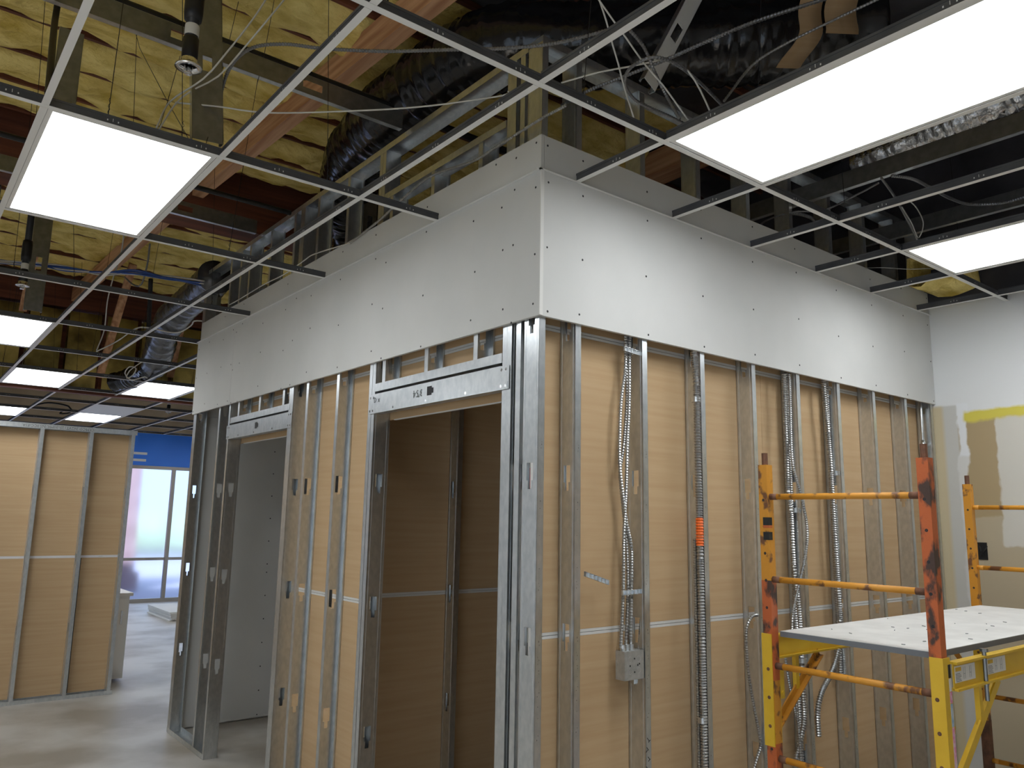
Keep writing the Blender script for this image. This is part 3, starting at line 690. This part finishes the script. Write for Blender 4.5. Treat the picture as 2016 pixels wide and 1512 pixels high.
cable('white cable right of the loop', [(0.155,-0.548,3.320), (0.196,-0.590,3.280), (0.258,-0.597,3.220), (0.252,-0.640,3.120)])
armoured('thin armoured cable curving behind the first right light', [(0.424,-0.576,3.250), (0.511,-0.646,3.400), (0.553,-0.753,3.450), (0.625,-0.921,3.500), (0.634,-1.115,3.500)], .006)
armoured('thick conduit stub dropping behind the drywall band', [(0.984,0.105,3.500), (1.114,0.140,3.500), (1.223,0.182,3.450), (1.296,0.258,3.420), (1.306,0.304,3.380)], .015, pitch=.016)
armoured('bent conduit above the second short tee', [(1.885,0.110,3.400), (2.009,0.053,3.400), (2.154,0.060,3.400), (2.399,0.168,3.400), (2.658,0.312,3.400)], .011, pitch=.014)
armoured('thin armoured cable above the middle right tees', [(2.083,0.444,3.350), (1.839,0.208,3.350), (1.821,0.002,3.350), (1.918,-0.131,3.350), (1.851,-0.362,3.350), (1.800,-0.491,3.350)], .006)
armoured('armoured cable snaking above the far right light', [(1.708,-0.549,3.330), (1.986,-0.481,3.330), (2.320,-0.385,3.330), (2.699,-0.269,3.330)], .007)
armoured('armoured cable crossing the right openings', [(1.788,-0.562,3.360), (1.897,-0.610,3.360), (2.079,-0.622,3.360), (2.282,-0.628,3.360), (2.446,-0.663,3.360), (2.553,-0.784,3.360), (2.542,-0.941,3.360)], .009)
cable('grey cable loop hanging above the far right light', [(2.072,-0.475,3.300), (2.338,-0.402,3.300), (2.586,-0.325,3.300), (2.385,-0.443,3.300), (2.143,-0.518,3.300), (2.014,-0.539,3.300)], .003)
cable('thin white cable above the short tees near the right wall', [(2.740,0.085,3.250), (2.823,-0.002,3.250), (2.968,-0.091,3.250), (3.052,-0.193,3.250)], .0025)
armoured('thin conduit lying along the top of the left drywall strip', [(-0.012,-0.162,3.253), (-0.012,0.021,3.257), (-0.012,0.240,3.249), (-0.012,0.463,3.244), (-0.012,0.802,3.292), (-0.012,1.036,3.266), (-0.012,1.319,3.214), (-0.012,1.635,3.177)], .007, m=conduit_m)
cable('white cable tail lying on the left drywall strip', [(-0.012,1.635,3.177), (-0.012,2.109,3.234), (-0.012,2.257,3.232), (-0.012,2.571,3.214), (-0.012,2.924,3.224), (-0.012,3.417,3.218), (-0.012,3.612,3.219)], .004)
# blue data cable bundle at left: six cables
for k in range(6):
    pts = [(-1.509,4.657,3.500), (-1.224,4.564,3.500), (-0.995,4.493,3.500), (-0.765,4.390,3.500), (-0.582,4.226,3.500), (-0.323,4.206,3.500), (-0.070,4.126,3.500)]
    q = [(p[0], p[1]+random.uniform(-.05,.05), p[2]+random.uniform(-.02,.02)) for p in pts]
    o = cable(('blue' if k % 3 else 'white')+' data cable in the sagging bundle crossing above the left lights', q, .006, blue_cable if k % 3 else cable_m, 'data_cable'); o['group'] = ('blue' if k % 3 else 'white')+' data cables in the sagging bundle'
cable('white cable hanging in front of the red post', [(-0.527,4.944,4.100), (-0.437,5.457,4.000), (-0.472,5.467,3.800), (-0.468,5.660,3.600), (-0.389,6.104,3.400), (-0.426,6.160,3.200)], .006)
cable('grey cable looping beside the red post', [(-0.417,4.483,3.841), (-0.390,4.620,3.706), (-0.387,4.778,3.565), (-0.419,4.927,3.592), (-0.464,5.072,3.685)], .007, conduit_dk)
cable('white cable wandering in front of the grey duct', [(-0.363,6.509,3.253), (-0.235,6.260,3.338), (-0.179,5.815,3.393), (-0.134,5.526,3.364), (0.023,5.162,3.277), (0.068,4.864,3.293), (0.059,4.737,3.314), (0.092,4.586,3.292)], .007)
cable('tangle of thin white cable under the grey duct', [(0.098,6.407,3.235), (-0.008,6.645,3.118), (-0.020,6.672,3.039), (0.026,6.627,3.077), (0.019,6.492,3.128), (-0.036,6.533,3.143), (-0.043,6.679,3.091), (0.016,6.647,3.024), (0.100,6.447,3.041), (0.123,6.432,3.026)], .006)
cable('black cable coil above the far lights', [(-0.339,11.047,3.139), (-0.126,10.992,3.209), (0.149,11.037,3.188), (0.178,11.034,3.099), (0.044,11.017,3.069), (0.097,11.092,3.127)], .012, iron)

# ------------------------------------------------------------------ conduit and cables in the front stud wall
def mc(label, pts, r, pitch=.0095, m=conduit_m, name='flexible_conduit', cat='conduit', xmax=9):
    pts = [(min(p[0], xmax), p[1], p[2]) for p in pts]
    o = corrugated(MB(), pts, r, pitch, r*.17, 10).build(name, m); return tag(o, label, cat)
mc('thin armoured cable to the steel junction box, left of three', [(0.563,0.050,2.474), (0.563,0.050,2.397), (0.560,0.050,2.175), (0.546,0.050,1.987), (0.538,0.050,1.806), (0.531,0.050,1.713), (0.521,0.050,1.585), (0.516,0.050,1.378), (0.500,0.050,1.153)], .0085, .0115)
mc('thin armoured cable to the steel junction box, middle of three', [(0.554,0.062,2.475), (0.556,0.062,2.398), (0.557,0.062,2.176), (0.537,0.062,1.987), (0.514,0.062,1.863), (0.532,0.062,1.713), (0.552,0.062,1.543), (0.556,0.062,1.375), (0.542,0.062,1.147)], .0085, .0115)
mc('thin armoured cable to the steel junction box, right of three', [(0.538,0.050,2.470), (0.540,0.050,2.398), (0.536,0.050,2.303), (0.510,0.050,2.169), (0.500,0.050,2.029), (0.499,0.050,1.894), (0.519,0.050,1.754), (0.540,0.050,1.643), (0.567,0.050,1.543), (0.565,0.050,1.384), (0.557,0.050,1.148)], .0085, .0115)
mc('short armoured cable beside the stud above the junction box bracket', [(0.683,0.085,1.449), (0.668,0.085,1.354), (0.658,0.085,1.250), (0.643,0.085,1.132)], .006)
big = thing('flexible_conduit', 'thick flexible conduit with orange coupling on the third stud', 'conduit')
P2 = [(0.972,0.024,2.451), (0.985,0.024,2.284), (0.985,0.024,1.954), (0.987,0.024,1.679), (0.992,0.024,1.500), (0.991,0.024,1.171), (1.001,0.024,0.956), (1.023,0.024,0.785), (1.057,0.024,0.572)]
P2 = [(min(p[0], .987), p[1], p[2]) for p in P2]
corrugated(MB(), P2, .017, .012, .003, 12).build('tube', conduit_m, big)
corrugated(MB(), [P2[3], tuple(Vector(P2[3]).lerp(Vector(P2[4]),.35)), tuple(Vector(P2[3]).lerp(Vector(P2[4]),.68))], .0185, .012, .0022, 12).build('orange_coupling', orange_pl, big)
mc('thinner conduit running behind the thick one with orange coupling', [(1.034,0.055,1.588), (1.041,0.055,1.273), (1.049,0.055,0.989), (1.063,0.055,0.794), (1.076,0.055,0.561)], .012, .011, xmax=.992)
mc('thick flexible conduit on the fifth stud, left of the pair', [(1.718,0.030,2.440), (1.715,0.030,2.264), (1.715,0.030,2.070), (1.713,0.030,1.838), (1.732,0.030,1.720), (1.740,0.030,1.454), (1.761,0.030,1.301), (1.783,0.030,1.171), (1.795,0.030,1.039), (1.800,0.030,0.859), (1.774,0.030,0.705), (1.704,0.030,0.561), (1.662,0.030,0.464)], .014, .012, xmax=1.775)
mc('thick flexible conduit on the fifth stud, right of the pair', [(1.817,0.065,2.457), (1.799,0.065,2.079), (1.801,0.065,1.842), (1.820,0.065,1.586), (1.836,0.065,1.304), (1.865,0.065,1.076), (1.875,0.065,0.845), (1.876,0.065,0.633), (1.841,0.065,0.424)], .014, .012, xmax=1.794)
mc('thin armoured cable bowing across the fifth stud', [(1.770,0.030,2.446), (1.751,0.020,2.267), (1.729,0.010,2.117), (1.712,-0.005,1.953), (1.763,-0.010,1.816), (1.807,-0.012,1.645), (1.786,-0.010,1.513), (1.732,-0.005,1.376), (1.682,0.000,1.265), (1.658,0.000,1.172), (1.654,0.000,1.006), (1.666,0.000,0.816), (1.680,0.000,0.652), (1.692,0.000,0.467)], .0085, .0115)
mc('thin armoured cable dropping under the platform by the fifth stud', [(1.631,0.035,1.074), (1.653,0.035,0.953), (1.677,0.035,0.856), (1.710,0.035,0.757), (1.729,0.035,0.661), (1.710,0.035,0.524)], .0085, .0115)
mc('thick flexible conduit on the sixth stud swerving left under the platform', [(2.113,0.034,2.454), (2.120,0.034,2.306), (2.134,0.034,2.165), (2.145,0.034,1.942), (2.150,0.034,1.614), (2.161,0.034,1.346), (2.164,0.034,1.161), (2.147,0.034,1.043), (2.092,0.034,0.947), (2.032,0.034,0.885), (1.953,0.034,0.819), (1.907,0.034,0.732), (1.906,0.034,0.611)], .015, .012, xmax=2.2)
mc('thick flexible conduit on the sixth stud swerving right under the platform', [(2.216,0.068,2.471), (2.224,0.068,2.089), (2.235,0.068,1.752), (2.240,0.068,1.421), (2.235,0.068,1.153), (2.233,0.068,1.031), (2.256,0.068,0.943), (2.290,0.068,0.868)], .014, .012, xmax=2.201)
mc('thin armoured cable looping out of the fourth stud beside the scaffold post', [(1.457,0.030,1.201), (1.425,0.030,1.227), (1.368,0.030,1.225), (1.326,0.030,1.180), (1.318,0.030,1.100), (1.330,0.030,0.964), (1.362,0.030,0.825), (1.395,0.030,0.709), (1.404,0.030,0.646), (1.364,0.030,0.582), (1.321,0.030,0.513)], .0085, .0115)
o = MB().tube([(3.335,.06,1.2),(3.335,.06,3.3)], .0105, 12).lathe([(.011,0),(.014,0),(.014,.06),(.011,.06)], (3.335,.06,2.15), 12).build('metal_conduit', galv, smooth=True); tag(o, 'straight smooth metal conduit next to the right wall', 'conduit')
for k, (x, z, lab) in enumerate(((.987,2.221,'conduit strap high on the third stud'),(.987,.815,'conduit strap low on the third stud'),(1.772,1.73,'conduit strap on the fifth stud above the platform'),(2.188,1.94,'conduit strap on the sixth stud'),(1.775,.99,'conduit strap on the fifth stud below the platform'))):
    t = thing('conduit_strap', lab, 'strap', (x,.03,z), 'steel conduit straps')
    MB().lathe([(.0185,-.012),(.0205,-.012),(.0205,.012),(.0185,.012)], (0,0,0), 14).build('band', galv, t)
    sc = MB().box(.017,-.002,-.010,.040,.001,.010).build('ear', galv, t); MB().lathe([(.001,-.006),(.005,-.005),(.005,-.002),(.001,-.0015)], (.031,0,0), 8, 'y').build('screw', chrome, sc)
# brackets that hold the armoured cables
def bracket(label, a, b_, y):
    t = thing('cable_bracket', label, 'bracket', (a[0], y, a[1]))
    dx, dz = b_[0]-a[0], b_[1]-a[1]; L = math.hypot(dx, dz); ux, uz = dx/L, dz/L
    MB().bar((0,0,0),(dx,0,dz),.002,.018,(0,0,1)).bar((0,-.004,.009),(dx,-.004,dz+.009),.009,.0015).bar((0,-.004,-.009),(dx,-.004,dz-.009),.009,.0015).build('arm', galv, t)
    n = max(3, int(L/.02))
    for k in range(n+1): MB().box(dx*k/n-.0008,-.009,dz*k/n-.009,dx*k/n+.0008,0,dz*k/n+.009).build('divider', galv, t)
bracket('empty cable bracket sticking out of the first stud', (.290,1.452), (.42,1.415), .045)
bracket('cable bracket holding three armoured cables above the junction box', (.487,1.372), (.60,1.374), .034)
bracket('cable bracket holding the three armoured cables under the drywall band', (.508,2.392), (.605,2.385), .034)
bracket('cable bracket near the fifth stud below the platform', (1.73,.905), (1.80,.905), .028)
# junction box
jb = thing('junction_box', 'square steel junction box on the second stud', 'junction box', (.4905,.018,1.03))
MB().box(0,.002,0,.112,.052,.112).build('body', box_steel, jb)
MB().box(.001,0,.001,.111,.0019,.111).build('cover', box_steel, jb)
kn = MB()
for (x, z) in ((.03,.035),(.08,.08),(.03,.08),(.08,.035)):
    kn.lathe([(.0105,-.0004),(.0118,-.0006),(.0118,0),(.0105,0)], (x,0,z), 14, 'y')
kn.build('knockout_rings', galv, jb)
dots(jb, [(.056,0,.03),(.056,0,.082),(.03,0,.056),(.085,0,.06),(.075,0,.056)], (0,-1,0), .0035)
for x in (.008,.032,.055): MB().tube([(x+.012,.028,.110),(x+.012,.028,.135)], .010, 10).lathe([(.010,.0),(.013,.0),(.013,.008),(.010,.008)], (x+.012,.028,.112), 10).build('cable_connector', galv, jb)
MB().box(.116,.035,-.005,.1175,.085,.125).box(.105,.05,-.03,.1165,.07,-.004).build('mounting_plate', galv, jb)
# outlet box on the right wall
ob = thing('outlet_box', 'small black open outlet box on the patched right wall', 'outlet box', (XW,-.214,1.516))
MB().box(-.004,-.028,-.052,0,.028,-.046).box(-.004,-.028,.046,0,.028,.052).box(-.004,-.028,-.046,0,-.022,.046).box(-.004,.022,-.046,0,.028,.046).build('rim', black_pl, ob)
MB().box(-.0015,-.022,-.046,-.0005,.022,.046).build('cavity', black_pl, ob)
MB().tube([(-.003,-.01,-.03),(-.02,0,0),(-.006,.012,.03)], .003, 6).tube([(-.003,.01,-.03),(-.016,-.02,.01),(-.004,-.03,.03)], .003, 6).build('loose_wires', black_pl, ob)

# ------------------------------------------------------------------ rolling scaffold
sc = thing('scaffold', 'worn yellow and orange rolling scaffold with a white plank platform', 'scaffold', (.755,-1.081,0))
W_, L_ = .602, 1.845; PS = .019; TOP = 1.885
RZ = [1.763,1.454,1.142,.818,.51,.2]
def post(x, y, m1, z1=TOP, m2=None):
    mb = MB().box(x-PS,y-PS,.14,x+PS,y+PS,TOP)
    p = mb.build('post', m1, sc)
    MB().box(x-PS-.0007,y-PS-.0007,.14,x+PS+.0007,y+PS+.0007,.70).build('paint_sleeve', m2 or m1, p)
    MB().tube([(x,y,TOP),(x,y,TOP+.046)], .0115, 10).build('coupling_pin', rust, p)
    hs = MB()
    for z in [.25+.1*k for k in range(16)]:
        hs.lathe([(.0008,-.0006),(.0055,-.0006),(.0055,0)], (x-PS,y,z), 8, 'x'); 
    h_ = hs.build('pin_holes', ink, p); h_['kind'] = 'stuff'
    cs_ = MB().lathe([(.001,-.02),(.05,-.02),(.062,-.012),(.062,.012),(.05,.02),(.001,.02)], (x,y,.064), 18, 'y').build('caster_wheel', black_pl, sc)
    MB().box(x-.03,y-.028,.06,x+.03,y-.024,.13).box(x-.03,y+.024,.06,x+.03,y+.028,.13).box(x-.03,y-.028,.127,x+.03,y+.028,.14).build('caster_fork', galv_dull, cs_)
post(0, W_, yel_worn, m2=org_worn); post(0, 0, org_worn); post(L_, W_, yel_worn, m2=rust); post(L_, 0, yel_worn)
for z0, z1, x, y in ((1.09,1.45,0,W_),(.70,.87,0,W_)): MB().box(x-PS-.0005,y-PS-.0005,z0,x+PS+.0005,y+PS+.0005,z1).build('orange_repaint', org_worn, sc)
for x in (0, L_):
    for z in RZ:
        r_ = MB().tube([(x,PS,z),(x,W_-PS,z)], .0115, 12).build('rung', yel_worn, sc, True)
        MB().tube([(x,PS-.001,z),(x,PS+.035,z)], .0122, 12).build('weld_collar', rust if x == 0 else yel_worn, r_, True); MB().tube([(x,W_-PS-.03,z),(x,W_-PS+.001,z)], .0122, 12).build('weld_collar', rust if x == 0 else yel_worn, r_, True)
# side rails, sleeves and diagonal braces
for s, y in ((-1, 0), (1, W_)):
    yo = y+s*.0305
    rl = MB().box(.026,yo-.0012,1.155,L_-.026,yo+.0012,1.243).box(.026,yo-.014,1.236,L_-.026,yo+.014,1.243).box(.026,yo-.014,1.155,L_-.026,yo+.014,1.162).build('side_rail', yel, sc)
    for x in (0, L_):
        sg = 1 if x == 0 else -1
        sl = MB().box(x-.0245,y+s*.0215,.86,x+.0245,y+s*.0245,1.256).box(x-.0245,y-s*.017,.86,x-.0205,y+s*.0215,1.256).box(x+.0205,y-s*.017,.86,x+.0245,y+s*.0215,1.256).build('bracket_sleeve', yel, sc)
        hs = MB()
        for z in (.93,1.03,1.13): hs.lathe([(.0005,-.0007),(.0065,-.0007),(.0065,0)], (x-.0245,y,z), 10, 'x')
        hs.build('bolt_hole', rust, sl)
        MB().bar((x+sg*.03,yo,.90),(x+sg*.37,yo,1.155),.006,.030).bar((x+sg*.03,yo-s*.012,.888),(x+sg*.37,yo-s*.012,1.143),.022,.005).build('diagonal_brace', yel if s < 0 else yel_worn, sc)
        MB().box(x+sg*.20,yo-.004,1.03,x+sg*.222,yo+.012,1.156).build('gusset', yel, sc)
        if s < 0 or x == 0: MB().box(x+sg*.032,y-.012,1.02,x+sg*.058,y-.006,1.14).lathe([(.001,-.016),(.008,-.016),(.008,-.012),(.001,-.012)], (x+sg*.045,y,1.04), 10, 'y').build('latch', yel, sc)
    if s < 0:
        for x0 in (.036,.285):
            st_ = MB().box(x0,yo-.0022,1.178,x0+.150,yo-.0012,1.228).build('warning_sticker', sticker, rl)
            mb = MB()
            for k in range(6): mb.box(x0+.004,yo-.0026,1.181+k*.0045,x0+.045-(k%3)*.004,yo-.0022,1.1826+k*.0045)
            for k in range(2):
                xx = x0+.062+k*.045; mb.box(xx,yo-.0026,1.185,xx+.001,yo-.0022,1.222).box(xx+.012,yo-.0026,1.185,xx+.013,yo-.0022,1.222).box(xx,yo-.0026,1.2,xx+.013,yo-.0022,1.201)
            mb.build('print', ink_soft, st_); MB().box(x0+.003,yo-.0026,1.212,x0+.045,yo-.0022,1.224).build('print_header', yel, st_)
        MB().tube([(.255,yo-.006,1.10),(.255,yo-.006,1.26)], .007, 8).lathe([(.001,0),(.013,0),(.013,.010),(.001,.010)], (.255,yo-.006,1.255), 6).build('clamp_bolt', galv_dull, sc)
        # strip of old tape on the sleeve edge
        for z0, z1, m in ((1.195,1.235,ink),(1.155,1.193,sticker),(1.12,1.153,pink),(1.05,1.118,skyblue),(.90,1.048,pink)):
            MB().box(.0075,y-.0252,z0,.024,y-.0246,z1).build('tape_strip', m, sc)
        # black and red tape on the far post
for z0, z1, m in ((1.655,1.685,black_pl),(1.645,1.655,org_worn),(1.60,1.63,black_pl)): MB().box(-PS-.0012,W_-PS-.0012,z0,PS*.2,W_+PS*.2,z1).build('tape_band', m, sc)
pl = MB().box(.024,.024,1.245,L_-.024,W_-.024,1.264).build('platform', [plat_edge], sc)
MB().box(.025,.025,1.264,L_-.025,W_-.025,1.2655).build('platform_top', platform_m, pl)
db = MB()
for k in range(26):
    x, y = random.uniform(.05,1.7), random.uniform(.05,.56); a = random.uniform(0,3.14); l = random.uniform(.006,.02)
    db.bar((x,y,1.2668),(x+l*math.cos(a),y+l*math.sin(a),1.2672),.0022,.0022)
o = db.build('screws_and_crumbs', ink_soft, pl); o['kind'] = 'stuff'
